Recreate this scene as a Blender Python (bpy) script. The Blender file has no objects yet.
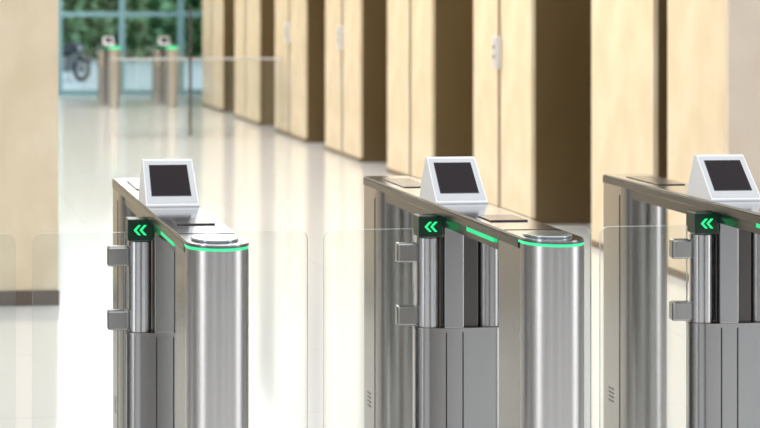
import bpy, bmesh, math, random
from mathutils import Vector, Matrix
random.seed(4)
S=bpy.context.scene
COL=S.collection
try:
    S.view_settings.view_transform='Standard'
    S.view_settings.look='None'
except Exception as e: print(e)

# ---------------------------------------------------------------- materials
def newmat(n):
    m=bpy.data.materials.new(n); m.use_nodes=True
    nt=m.node_tree; b=nt.nodes['Principled BSDF']
    return m,nt,b
def simple(n,c,rough=.5,metal=0,emit=None,es=1,spec=None,coat=0):
    m,nt,b=newmat(n)
    b.inputs['Base Color'].default_value=(*c,1); b.inputs['Roughness'].default_value=rough
    b.inputs['Metallic'].default_value=metal
    if spec is not None: b.inputs['Specular IOR Level'].default_value=spec
    if coat: b.inputs['Coat Weight'].default_value=coat
    if emit: 
        b.inputs['Emission Color'].default_value=(*emit,1); b.inputs['Emission Strength'].default_value=es
    return m
def noisy(n,c1,c2,scale=(1,1,1),ns=5,rough=.5,metal=0,detail=4,bump=0,lo=.3,hi=.7,r2=None):
    m,nt,b=newmat(n); N=nt.nodes; L=nt.links
    tc=N.new('ShaderNodeTexCoord'); mp=N.new('ShaderNodeMapping'); mp.inputs['Scale'].default_value=scale
    no=N.new('ShaderNodeTexNoise'); no.inputs['Scale'].default_value=ns; no.inputs['Detail'].default_value=detail
    cr=N.new('ShaderNodeValToRGB'); cr.color_ramp.elements[0].color=(*c1,1); cr.color_ramp.elements[1].color=(*c2,1)
    cr.color_ramp.elements[0].position=lo; cr.color_ramp.elements[1].position=hi
    L.new(tc.outputs['Object'],mp.inputs[0]); L.new(mp.outputs[0],no.inputs['Vector']); L.new(no.outputs['Fac'],cr.inputs[0])
    L.new(cr.outputs[0],b.inputs['Base Color']); b.inputs['Roughness'].default_value=rough; b.inputs['Metallic'].default_value=metal
    if r2:
        mr=N.new('ShaderNodeMapRange'); mr.inputs['To Min'].default_value=rough; mr.inputs['To Max'].default_value=r2
        L.new(no.outputs['Fac'],mr.inputs['Value']); L.new(mr.outputs[0],b.inputs['Roughness'])
    if bump:
        bp=N.new('ShaderNodeBump'); bp.inputs['Strength'].default_value=bump; bp.inputs['Distance'].default_value=.02
        L.new(no.outputs['Fac'],bp.inputs['Height']); L.new(bp.outputs[0],b.inputs['Normal'])
    return m
BR=(300,300,3)
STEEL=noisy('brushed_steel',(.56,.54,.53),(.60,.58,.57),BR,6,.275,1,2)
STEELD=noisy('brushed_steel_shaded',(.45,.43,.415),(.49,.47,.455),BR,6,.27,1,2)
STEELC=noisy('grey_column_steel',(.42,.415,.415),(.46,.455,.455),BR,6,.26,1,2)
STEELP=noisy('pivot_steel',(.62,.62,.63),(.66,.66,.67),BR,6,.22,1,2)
RECESS=noisy('recess_shade_steel',(.11,.10,.10),(.14,.13,.12),BR,6,.3,.9,2)  # dark tone paints the shade of the recess between the posts
COVER=noisy('satin_cover',(.44,.45,.47),(.48,.49,.51),(60,1,1),6,.12,.97,3)
EDGE=simple('dark_edge',(.15,.15,.155),.22,.9)
PLATE=simple('dark_plate',(.045,.04,.045),.15)
DARKGAP=simple('dark_gap',(.02,.018,.02),.5)
WHITE=simple('white_shell',(.80,.81,.82),.3)
SILVER=simple('silver_face',(.56,.57,.59),.3,.1)
SCREEN=simple('dark_screen',(.010,.005,.008),.4,spec=.2)
BLACK=simple('display_black_glow',(.004,.012,.008),.3,0,(0,.012,.005),1)  # faint green emission stands in for arrow glow on the box
GREEN=simple('green_led',(0,.05,.02),.4,0,(.02,.95,.26),1.3)
GREENSOFT=simple('green_strip',(0,.1,.05),.4,0,(.05,.85,.34),1.2)
GREENGLOW=simple('green_glow_strip',(0,.1,.05),.4,0,(.01,.66,.24),1.15)
TEAL=simple('reader_disc_metal',(.46,.51,.53),.12,.7)
CHROME=simple('clamp_metal',(.46,.455,.45),.27,1)
WOOD=noisy('pale_tan_panel',(.72,.59,.405),(.80,.675,.49),(3,3,2),1.5,.22,0,6,lo=.35,hi=.65)
WOODP=noisy('pinkish_panel',(.65,.53,.41),(.72,.61,.49),(3,3,2),1.5,.3,0,6)
BROWN=noisy('bronze_brown',(.11,.073,.030),(.145,.098,.042),(1,1,.4),2,.35,0,3)
REFLWALL=noisy('reflection_wall_grey',(.12,.117,.115),(.15,.147,.145),(1,1,.4),2,.5,0,3)  # tone of the unseen walls added for dark bands in the steel
BASEB=simple('baseboard_dark',(.12,.09,.07),.4)
SKIRT=simple('skirting_brown',(.17,.12,.07),.4)
JOINT=simple('joint_metal',(.17,.14,.11),.3,.6)
FRAME=simple('window_frame_teal',(.22,.42,.49),.4,.1)
CEIL=simple('ceiling_white',(.85,.85,.85),.8)
LAMP=simple('lamp_panel',(1,1,1),.5,0,(.98,.99,1),2.6)
def glassmat(n,tint,edge=False,haze=0):
    m=bpy.data.materials.new(n); m.use_nodes=True; nt=m.node_tree; N=nt.nodes; L=nt.links
    for x in list(N): N.remove(x)
    o=N.new('ShaderNodeOutputMaterial'); t=N.new('ShaderNodeBsdfTransparent'); t.inputs[0].default_value=(*tint,1)
    gl=N.new('ShaderNodeBsdfGlossy'); gl.inputs['Roughness'].default_value=.03
    fr=N.new('ShaderNodeFresnel'); fr.inputs[0].default_value=1.45
    mx=N.new('ShaderNodeMixShader'); L.new(fr.outputs[0],mx.inputs[0]); L.new(t.outputs[0],mx.inputs[1]); L.new(gl.outputs[0],mx.inputs[2])
    last=mx
    k=.6 if edge else haze
    if k:
        d=N.new('ShaderNodeBsdfDiffuse'); d.inputs[0].default_value=(.70,.78,.74,1) if edge else (.7,.75,.73,1)
        m2=N.new('ShaderNodeMixShader'); m2.inputs[0].default_value=k
        L.new(mx.outputs[0],m2.inputs[1]); L.new(d.outputs[0],m2.inputs[2]); last=m2
    L.new(last.outputs[0],o.inputs[0])
    return m
GLASS=glassmat('clear_glass',(.96,.975,.968),haze=.018); GEDGE=glassmat('glass_edge',(.9,.95,.93),True)
WGLASS=glassmat('window_glass',(.94,.99,1))
# floor
m,nt,b=newmat('polished_floor'); N=nt.nodes; L=nt.links
tc=N.new('ShaderNodeTexCoord'); br=N.new('ShaderNodeTexBrick'); br.offset=0
br.inputs['Scale'].default_value=1; br.inputs['Brick Width'].default_value=1.2; br.inputs['Row Height'].default_value=1.2
br.inputs['Mortar Size'].default_value=.006; br.inputs['Color1'].default_value=(.84,.85,.85,1); br.inputs['Color2'].default_value=(.83,.84,.84,1)
br.inputs['Mortar'].default_value=(.75,.755,.75,1)
no=N.new('ShaderNodeTexNoise'); no.inputs['Scale'].default_value=2.5; no.inputs['Detail'].default_value=6
mx=N.new('ShaderNodeMixRGB'); mx.blend_type='MULTIPLY'; mx.inputs[0].default_value=.03
L.new(tc.outputs['Object'],br.inputs['Vector']); L.new(tc.outputs['Object'],no.inputs['Vector'])
L.new(br.outputs['Color'],mx.inputs[1]); L.new(no.outputs['Fac'],mx.inputs[2]); L.new(mx.outputs[0],b.inputs['Base Color'])
b.inputs['Roughness'].default_value=.10; b.inputs['IOR'].default_value=1.65
FLOOR=m
GROUND=noisy('outdoor_paving',(.52,.63,.70),(.62,.73,.78),(1,1,1),3,.6)
LEAF=noisy('foliage',(.03,.12,.035),(.36,.62,.36),(1,1,1),3.0,.6,0,5,lo=.42,hi=.66)

# ---------------------------------------------------------------- helpers
def mk(name,bm,mats,parent=None,smooth=False,bevel=0,loc=(0,0,0)):
    me=bpy.data.meshes.new(name); bmesh.ops.recalc_face_normals(bm,faces=bm.faces); bm.to_mesh(me); bm.free()
    o=bpy.data.objects.new(name,me); COL.objects.link(o); o.location=loc
    for mm in (mats if isinstance(mats,(list,tuple)) else [mats]): me.materials.append(mm)
    if smooth:
        me.polygons.foreach_set('use_smooth',[True]*len(me.polygons))
        try: me.set_sharp_from_angle(angle=math.radians(35))
        except Exception: pass
    if bevel:
        mod=o.modifiers.new('bevel','BEVEL'); mod.width=bevel; mod.segments=2; mod.limit_method='ANGLE'
    if parent: o.parent=parent
    return o
def bmbox(bm,x0,x1,y0,y1,z0,z1,mi=0):
    v=[bm.verts.new(p) for p in [(x0,y0,z0),(x1,y0,z0),(x1,y1,z0),(x0,y1,z0),(x0,y0,z1),(x1,y0,z1),(x1,y1,z1),(x0,y1,z1)]]
    for f in [(0,3,2,1),(4,5,6,7),(0,1,5,4),(1,2,6,5),(2,3,7,6),(3,0,4,7)]:
        bm.faces.new([v[i] for i in f]).material_index=mi
def box(name,x0,x1,y0,y1,z0,z1,mat,parent=None,bevel=0):
    c=Vector(((x0+x1)/2,(y0+y1)/2,(z0+z1)/2)); bm=bmesh.new()
    hx,hy,hz=(x1-x0)/2,(y1-y0)/2,(z1-z0)/2
    bmbox(bm,-hx,hx,-hy,hy,-hz,hz)
    return mk(name,bm,mat,parent,False,bevel,c)
def prism(bm,pts,z0,z1,axis='z',mi=0,mside=None):
    def P(a,b_,c): return (a,b_,c) if axis=='z' else (a,c,b_)
    lo=[bm.verts.new(P(x,y,z0)) for x,y in pts]; hi=[bm.verts.new(P(x,y,z1)) for x,y in pts]
    bm.faces.new(lo[::-1]).material_index=mi; bm.faces.new(hi).material_index=mi
    n=len(pts)
    for i in range(n):
        bm.faces.new([lo[i],lo[(i+1)%n],hi[(i+1)%n],hi[i]]).material_index=mi if mside is None else mside
def dshape(r,yc,y1,n=48):
    pts=[(r*math.cos(a),yc+r*math.sin(a)) for a in [math.pi+math.pi*i/n for i in range(n+1)]]
    return pts+[(r,y1),(-r,y1)]
def rrect(x0,x1,y0,y1,r,n=8):
    pts=[]
    for cx,cy,a0 in ((x1-r,y1-r,0),(x0+r,y1-r,90),(x0+r,y0+r,180),(x1-r,y0+r,270)):
        for i in range(n+1):
            a=math.radians(a0+90*i/n); pts.append((cx+r*math.cos(a),cy+r*math.sin(a)))
    return pts
def cyl(name,x,y,z0,z1,r,mat,parent=None,n=48,bevel=0,sy=1):
    bm=bmesh.new(); prism(bm,[(r*math.cos(2*math.pi*i/n),sy*r*math.sin(2*math.pi*i/n)) for i in range(n)],0,z1-z0)
    return mk(name,bm,mat,parent,True,bevel,(x,y,z0))
def tube(bm,p0,p1,r,n=12):
    p0=Vector(p0);p1=Vector(p1);d=(p1-p0).normalized()
    a=d.orthogonal().normalized(); b_=d.cross(a)
    A=[bm.verts.new(p0+r*(a*math.cos(t)+b_*math.sin(t))) for t in [2*math.pi*i/n for i in range(n)]]
    B=[bm.verts.new(p1+r*(a*math.cos(t)+b_*math.sin(t))) for t in [2*math.pi*i/n for i in range(n)]]
    for i in range(n): bm.faces.new([A[i],A[(i+1)%n],B[(i+1)%n],B[i]])
    bm.faces.new(A[::-1]); bm.faces.new(B)
def top(o,label,cat,group=None,kind=None):
    o['label']=label; o['category']=cat
    if group:o['group']=group
    if kind:o['kind']=kind
def struct(o): o['kind']='structure'; return o
def empty(name,loc):
    e=bpy.data.objects.new(name,None); COL.objects.link(e); e.location=loc; e.empty_display_size=.1; return e

# ---------------------------------------------------------------- turnstile (local: y=0 near end, y=1.58 far end)
R=.0785; YN=-.068; YC=YN+R      # near rounded end
YF=1.58
ZT=1.008                       # top surface
def arc(r,n=48): return [(r*math.cos(a),YC+r*math.sin(a)) for a in [math.pi+math.pi*i/n for i in range(n+1)]]
def build_turnstile(far=False):
    e=empty('turnstile',(0,0,0))
    bm=bmesh.new(); prism(bm,arc(R)+[(R,YC+.012),(-R,YC+.012)],0,.993)
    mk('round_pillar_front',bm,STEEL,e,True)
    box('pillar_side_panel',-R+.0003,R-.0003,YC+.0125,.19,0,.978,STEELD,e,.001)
    if far:
        rr=R+.002; bm=bmesh.new(); prism(bm,arc(rr)+[(rr,YC+.03),(-rr,YC+.03)],.955,1.0)
    else:
        rr=R-.001; bm=bmesh.new(); prism(bm,arc(rr)+[(rr,YC+.03),(-rr,YC+.03)],.993,1.0)
    mk('light_ring',bm,GREENSOFT,e,True)
    # far pillar : rounded column
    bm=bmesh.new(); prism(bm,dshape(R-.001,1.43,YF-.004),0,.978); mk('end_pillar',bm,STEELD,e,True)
    bm=bmesh.new(); bmbox(bm,-R-.0006,-R+.002,1.434,1.437,.02,.95); mk('panel_seam',bm,DARKGAP,e)
    bm=bmesh.new()
    for i in range(4): bmbox(bm,-R-.0006,-R+.002,1.49,1.53,.24+.014*i,.245+.014*i)
    mk('vent',bm,EDGE,e)
    # slab / top
    bm=bmesh.new(); prism(bm,dshape(R+.001,YC,YF),1.0,ZT-.003)
    bmbox(bm,-R-.001,R+.001,YC+.03,YF,.978,.9999)
    mk('top_frame',bm,EDGE,e,True,.0015)
    bm=bmesh.new(); prism(bm,dshape(R-.002,YC,YF-.005),ZT-.003,ZT); mk('top_cover',bm,COVER,e,True)
    box('under_beam',-R+.014,R-.014,.19,1.36,.945,.978,EDGE,e)
    box('light_strip',-R+.003,-R+.0138,.24,.47,.965,.978,GREENGLOW,e)
    box('rear_plate',-.045,.045,1.20,1.46,ZT,ZT+.003,PLATE,e,.001)
    box('card_plate',-.052,.052,.33,.45,ZT,ZT+.004,PLATE,e,.002)
    box('top_seam',-R+.004,R-.004,.155,.159,ZT-.0005,ZT+.0012,DARKGAP,e)
    cyl('reader_disc',0,.045,ZT,ZT+.006,.060,TEAL,e,40,.002,1.1)
    # console
    bm=bmesh.new()
    y0,y1=.745,.92
    bl=[(-.0785,y0),(.0785,y0),(.0785,y1),(-.0785,y1)]
    tl=[(-.0745,y0+.112),(.0745,y0+.112),(.0745,y1-.050),(-.0745,y1-.050)]
    z0,z1=ZT,1.136
    b4=[bm.verts.new((x,y,z0)) for x,y in bl]; b5=[bm.verts.new((x,y,z0+.005)) for x,y in bl]; t4=[bm.verts.new((x,y,z1)) for x,y in tl]
    bm.faces.new(b4[::-1]); bm.faces.new(t4)
    for q,w in ((b4,b5),(b5,t4)):
        for i in range(4): bm.faces.new([q[i],q[(i+1)%4],w[(i+1)%4],w[i]])
    con=mk('reader_console',bm,WHITE,e,False,.0012)
    A=Vector((-.0785,y0,z0+.005));B=Vector((.0785,y0,z0+.005));C=Vector((.0745,y0+.112,z1));D=Vector((-.0745,y0+.112,z1))
    nrm=(B-A).cross(D-A).normalized()
    def P(u,v): return (A*(1-u)+B*u)*(1-v)+(D*(1-u)+C*u)*v
    def plate(nm,u0,u1,v0,v1,h,mat,par):
        bm=bmesh.new(); q=[P(u0,v0),P(u1,v0),P(u1,v1),P(u0,v1)]
        lo=[bm.verts.new(p-nrm*.001) for p in q]; hi=[bm.verts.new(p+nrm*h) for p in q]
        bm.faces.new(hi); bm.faces.new(lo[::-1])
        for i in range(4): bm.faces.new([lo[i],lo[(i+1)%4],hi[(i+1)%4],hi[i]])
        return mk(nm,bm,mat,par)
    plate('face_plate',.03,.97,.04,.96,.0008,SILVER,con)
    plate('screen_bezel',.115,.875,.185,.875,.0014,EDGE,con)
    plate('screen',.125,.865,.20,.86,.002,SCREEN,con)['label']='dark maroon-black display'
    # lower centre: one continuous housing with a level top
    PY=.785
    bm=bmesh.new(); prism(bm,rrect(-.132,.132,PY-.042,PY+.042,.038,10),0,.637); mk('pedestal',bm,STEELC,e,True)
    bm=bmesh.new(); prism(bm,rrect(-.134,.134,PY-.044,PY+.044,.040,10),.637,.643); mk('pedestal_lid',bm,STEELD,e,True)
    bm=bmesh.new()
    for x in (-.048,.002): bmbox(bm,x-.0015,x+.0015,PY-.0435,PY-.041,.02,.63)
    mk('panel_seam',bm,DARKGAP,e)
    cyl('lock',.025,PY-.042,.30,.302,.008,CHROME,e,16).rotation_euler=(math.radians(90),0,0)
    box('centre_column',-.056,.056,PY-.02,PY+.06,.643,.945,RECESS,e,.004)
    box('inner_panel',-.054,.004,PY-.045,PY-.0205,.643,.945,STEELC,e,.003)
    for sx in (-1,1):
        px=sx*.0925
        cyl('pivot_post',px,PY,.643,.945 if sx>0 else .908,.0345,STEELP if sx<0 else STEELC,e,48,.002)  # right post gets darker steel to paint in its weaker light
        bm=bmesh.new()
        xi=.0925+.044; xo=.431-.025; zt=.931; zb=.22; r=.028
        pts=[(xi,zb),(xo,zb)]+[(xo-r+r*math.cos(a),zt-r+r*math.sin(a)) for a in [math.pi/2*i/8 for i in range(9)]]+[(xi,zt)]
        pts=[(sx*x,z) for x,z in pts]
        prism(bm,pts,PY-.005,PY+.005,'y',0,1)
        w=mk('glass_wing',bm,[GLASS,GEDGE],e)
        for zc in (.862,.676):
            bm=bmesh.new(); a,b_=sorted((sx*.125,sx*.187)); bmbox(bm,a,b_,PY-.017,PY+.017,zc-.029,zc+.029)
            mk('hinge_clamp',bm,CHROME,w,False,.006)
    dx=-.0965
    disp=box('arrow_display',dx-.0365,dx+.0365,.735,.80,.912,.974,BLACK,e,.003)
    disp['label']='small black box with green chevron arrows'
    bm=bmesh.new(); 
    for k in (0,1):
        x=-.020+k*.017; h=.0145; t=.0078
        pts=[(x,0),(x+.0135,h),(x+.0135+t,h),(x+t,0),(x+.0135+t,-h),(x+.0135,-h)]
        lo=[bm.verts.new((p[0],-.0335,p[1])) for p in pts]; hi=[bm.verts.new((p[0],-.0355,p[1])) for p in pts]
        for q in (lo,hi):
            bm.faces.new([q[0],q[1],q[2],q[3]]); bm.faces.new([q[0],q[3],q[4],q[5]])
        for i in range(6): bm.faces.new([lo[i],lo[(i+1)%6],hi[(i+1)%6],hi[i]])
    mk('arrow_symbol',bm,GREEN,disp)['label']='glowing green double chevron'
    return e
def copy_tree(o,parent=None):
    c=o.copy(); COL.objects.link(c)
    if parent: c.parent=parent
    for ch in o.children: copy_tree(ch,c)
    return c
T=build_turnstile(); T.location=(.785,4.43,0)
top(T,'brushed steel turnstile with white reader console and glass wings','turnstile','row of entrance turnstiles')
for x in (1.645,2.485,-.077):
    c=copy_tree(T); c.location=(x,4.43,0)
T2=build_turnstile(True); T2.location=(3.08,25.9,0); T2.scale=(1,1,.89)
top(T2,'brushed steel turnstile with bright green light standing near the glass entrance','turnstile','turnstiles by the glass entrance')
c=copy_tree(T2); c.location=(3.92,25.9,0)

# ---------------------------------------------------------------- room
YB=9.4; YE=29.4; W=4.445; H=3.4
struct(box('floor',-7,12,-6,YE,-.1,0,FLOOR))
struct(box('wall_left',-7,.82,YB,YE,0,H,WOOD))
struct(box('baseboard_left',-7,.825,YB-.012,YB,0,.079,BASEB))
struct(box('wall_front',W,12,YB-.05,YB,0,H,WOODP))
struct(box('reflection_wall_upper',-7,12,YB-.05,YB+.2,H+.1,7.5,WOOD))  # unseen header added to soften the sky patch mirrored in the floor
struct(box('baseboard_front',W,12,YB-.062,YB-.05,0,.079,BASEB))
piers=[(9.4,10.13),(10.33,11.29),(12.41,13.7),(14.82,16.20),(17.2,18.63),(19.6,21.2),(22.2,23.8),(24.8,26.4)]
joints={2:13.09,3:15.45,4:17.9,5:20.4,6:23.05,7:25.6}
bm=bmesh.new()
for a,b_ in piers: bmbox(bm,W+.03,W+.95,a,b_,0,H)
bmbox(bm,W+.95,W+1.15,YB,YE,0,H)
struct(mk('wall_right',bm,BROWN))
nj=0
for i,(a,b_) in enumerate(piers):
    j=joints.get(i)
    segs=[(a,b_)] if j is None else [(a,j-.03),(j+.03,b_)]
    for s0,s1 in segs:
        p=box('wall_panel',W,W+.03,s0,s1,.045,H,WOOD)
        top(p,'pale beige wall panel between dark elevator recesses','wall panel','pale panels along the elevator lobby')
    if j:
        nj+=1; struct(box('trim_%d'%nj,W-.002,W+.03,j-.03,j+.03,.045,H,JOINT))
    struct(box('baseboard_right',W-.002,W+.03,a,b_,0,.045,SKIRT))
def callpanel(y,zc=1.2):
    bx=box('call_panel',W-.04,W,y-.05,y+.05,zc-.12,zc+.12,SILVER,None,.006)
    top(bx,'small silver elevator call panel mounted on pale wall','call panel','elevator call panels')
    for dz in (.04,-.03):
        bm=bmesh.new(); tube(bm,(-.02,0,dz),(-.025,0,dz),.014,16)
        mk('call_button',bm,EDGE,bx)
for y in (13.09,17.9,20.4): callpanel(y)
struct(box('ceiling',.82,W+1.15,YB,YE,H,H+.1,CEIL))
for i,y in enumerate((11,14.2,17.4,20.6,23.8,27)):
    p=box('ceiling_light',.95,4.35,y-1.4,y+1.4,H-.03,H,LAMP)  # unseen panels, made oversized to even out the floor reflection
    top(p,'large rectangular softly glowing ceiling light panel','ceiling light','elevator hall ceiling lights')
# far window
bm=bmesh.new()
for x in (.88,1.55,2.58,3.61,4.59,5.54): bmbox(bm,x-.045,x+.045,YE-.06,YE+.06,0,H)
bmbox(bm,.83,5.59,YE-.05,YE+.05,0,.08); bmbox(bm,.83,5.59,YE-.05,YE+.05,1.28,1.36); bmbox(bm,.83,5.59,YE-.05,YE+.05,H-.1,H)
w=struct(mk('window_1',bm,FRAME))
bm=bmesh.new(); bmbox(bm,.85,5.57,YE-.005,YE+.005,.08,H-.1); mk('window_pane',bm,WGLASS,w)
# glass railing
e=empty('glass_barrier',(3.0,20.7,0)); top(e,'low clear glass barrier with a slim dark metal post','glass barrier')
bm=bmesh.new(); prism(bm,[(-.6,.05),(1.43,.05),(1.43,.88),(-.6,.88)],-.006,.006,'y',0,1); mk('glass_panel',bm,[GLASS,GEDGE],e)
box('metal_post',.325,.355,-.04,-.017,0,1.5,EDGE,e)
box('top_rail',-.6,1.43,-.01,.01,.88,.90,SILVER,e)

# unseen walls added behind and beside the viewer to band the steel reflections
bm=bmesh.new()
for a,b_ in ((-7,-3.2),(-2.2,2.6),(3.4,7.4),(8.6,12)): bmbox(bm,a,b_,-6,-5.4,0,4.2)
struct(mk('reflection_wall_back',bm,REFLWALL))
bm=bmesh.new()
for a,b_ in ((-5.4,-.6),(2.2,9.4)): bmbox(bm,-7.1,-6.8,a,b_,0,3.6)
struct(mk('reflection_wall_left',bm,REFLWALL))
bm=bmesh.new()
for a,b_ in ((-5.4,.4),(3.4,9.35)): bmbox(bm,9.0,9.3,a,b_,0,3.6)
struct(mk('reflection_wall_right',bm,REFLWALL))

# ---------------------------------------------------------------- outdoors
g=box('ground',-12,22,YE+.06,70,-.12,-.02,GROUND); struct(g)
bm=bmesh.new()
bmesh.ops.create_grid(bm,x_segments=160,y_segments=50,size=1)
for v in bm.verts:
    x=v.co.x*12; z=(v.co.y+1)*2.2
    v.co=Vector((x,random.uniform(-.35,.35)-.5*math.sin(z*.7)+.3*math.sin(x*3),z+random.uniform(-.06,.06)))
h=mk('hedge',bm,LEAF,None,False,0,(5,46,-.02)); top(h,'tall dense green hedge beside the paved street','hedge',None,'stuff')
# motorcycle
def motorcycle():
    e=empty('motorcycle',(0,0,0)); RUB=simple('rubber',(.03,.03,.034),.6); BODY=simple('bike_black',(.02,.03,.05),.25,.2); MET=simple('bike_metal',(.25,.26,.28),.35,.8)
    def wheel(x):
        bm=bmesh.new(); n,mm=36,10; Rw,rw=.25,.055
        g=[[bm.verts.new(((Rw+rw*math.cos(b_))*math.cos(a),rw*math.sin(b_),(Rw+rw*math.cos(b_))*math.sin(a))) for b_ in [2*math.pi*j/mm for j in range(mm)]] for a in [2*math.pi*i/n for i in range(n)]]
        for i in range(n):
            for j in range(mm): bm.faces.new([g[i][j],g[(i+1)%n][j],g[(i+1)%n][(j+1)%mm],g[i][(j+1)%mm]])
        o=mk('wheel',bm,RUB,e,True,0,(x,0,.305))
        bm=bmesh.new()
        for k in range(5):
            a=2*math.pi*k/5; tube(bm,(0,0,0),(.24*math.cos(a),0,.24*math.sin(a)),.014,8)
        tube(bm,(0,-.05,0),(0,.05,0),.09,16); mk('spokes',bm,MET,o)
    wheel(-.62); wheel(.62)
    bm=bmesh.new(); prism(bm,[(-.75,.62),(-.2,.58),(.1,.62),(.32,.72),(.42,.85),(.25,.92),(.02,.82),(-.25,.74),(-.78,.8)],-.15,.15,'y'); mk('body',bm,BODY,e,False,.04)
    bm=bmesh.new(); prism(bm,[(-.72,.80),(-.2,.74),(.02,.81),(-.05,.86),(-.25,.82),(-.7,.87)],-.14,.14,'y'); mk('seat',bm,RUB,e,False,.02)
    bm=bmesh.new(); prism(bm,[(-.25,.22),(.18,.22),(.26,.60),(-.25,.58)],-.15,.15,'y'); mk('engine',bm,MET,e,False,.03)
    bm=bmesh.new()
    arcp=[(.62+.35*math.cos(a),.305+.35*math.sin(a)) for a in [math.radians(30+10*i) for i in range(11)]]
    prism(bm,arcp+[(.62+.31*math.cos(a),.305+.31*math.sin(a)) for a in [math.radians(130-10*i) for i in range(11)]],-.07,.07,'y'); mk('mudguard',bm,BODY,e)
    bm=bmesh.new(); prism(bm,[(.30,.66),(.53,.70),(.54,.90),(.42,.96),(.30,.92)],-.15,.15,'y'); mk('front_fairing',bm,BODY,e,False,.03)
    bm=bmesh.new(); 
    for y in (-.07,.07): tube(bm,(.62,y,.305),(.4,y,.9),.03)
    tube(bm,(-.62,.07,.305),(-.2,.07,.4),.025); tube(bm,(-.62,-.07,.305),(-.2,-.07,.4),.025); mk('fork',bm,MET,e,True)
    bm=bmesh.new(); tube(bm,(.30,-.33,1.0),(.38,0,.94),.015); tube(bm,(.30,.33,1.0),(.38,0,.94),.015); mk('handlebar',bm,RUB,e,True)
    bm=bmesh.new(); tube(bm,(.53,0,.82),(.58,0,.81),.06,20); mk('headlight',bm,SILVER,e,True)
    bm=bmesh.new(); tube(bm,(-.05,-.17,.28),(-.75,-.18,.38),.04); mk('exhaust',bm,MET,e,True)
    bm=bmesh.new(); tube(bm,(.0,.1,.25),(-.05,.25,0.0),.012); mk('kickstand',bm,MET,e,True)
    return e
mc=motorcycle(); mc.location=(3.15,34.8,-.02); mc.rotation_euler=(0,0,math.radians(-52)); mc.scale=(.78,.78,.78); top(mc,'dark motorcycle parked outside beyond the glass entrance','motorcycle')

# ---------------------------------------------------------------- lights
wd=bpy.data.worlds.new('world'); S.world=wd; wd.use_nodes=True
bgn=wd.node_tree.nodes['Background']; bgn.inputs[0].default_value=(.94,.97,1,1); bgn.inputs[1].default_value=1.27
def area(n,loc,rot,sx,sy,p,c):
    l=bpy.data.lights.new(n,'AREA'); l.shape='RECTANGLE'; l.size=sx; l.size_y=sy; l.energy=p; l.color=c
    o=bpy.data.objects.new(n,l); COL.objects.link(o); o.location=loc; o.rotation_euler=rot
area('lobby_light',(2,4.0,4.2),(0,0,0),6,6,60,(1,.985,.96))
area('steel_highlight_left',(-6.75,.8,1.8),(math.radians(90),0,math.radians(-90)),2.6,3.4,65,(.97,.98,1))  # unseen panel added in the wall gap for bright bands on steel
area('steel_highlight_right',(8.95,1.9,1.8),(math.radians(90),0,math.radians(90)),2.8,3.4,65,(.97,.98,1))  # matching highlight panel, added on the right side

cam=bpy.data.cameras.new('camera'); co=bpy.data.objects.new('camera',cam); COL.objects.link(co)
co.location=(0,0,1.62); co.rotation_euler=(math.radians(90),0,math.radians(-5.1))
cam.sensor_width=36; cam.lens=85.26; cam.shift_x=.4184; cam.shift_y=-.2868
cam.dof.use_dof=True; cam.dof.focus_distance=5.0; cam.dof.aperture_fstop=4.3
S.camera=co
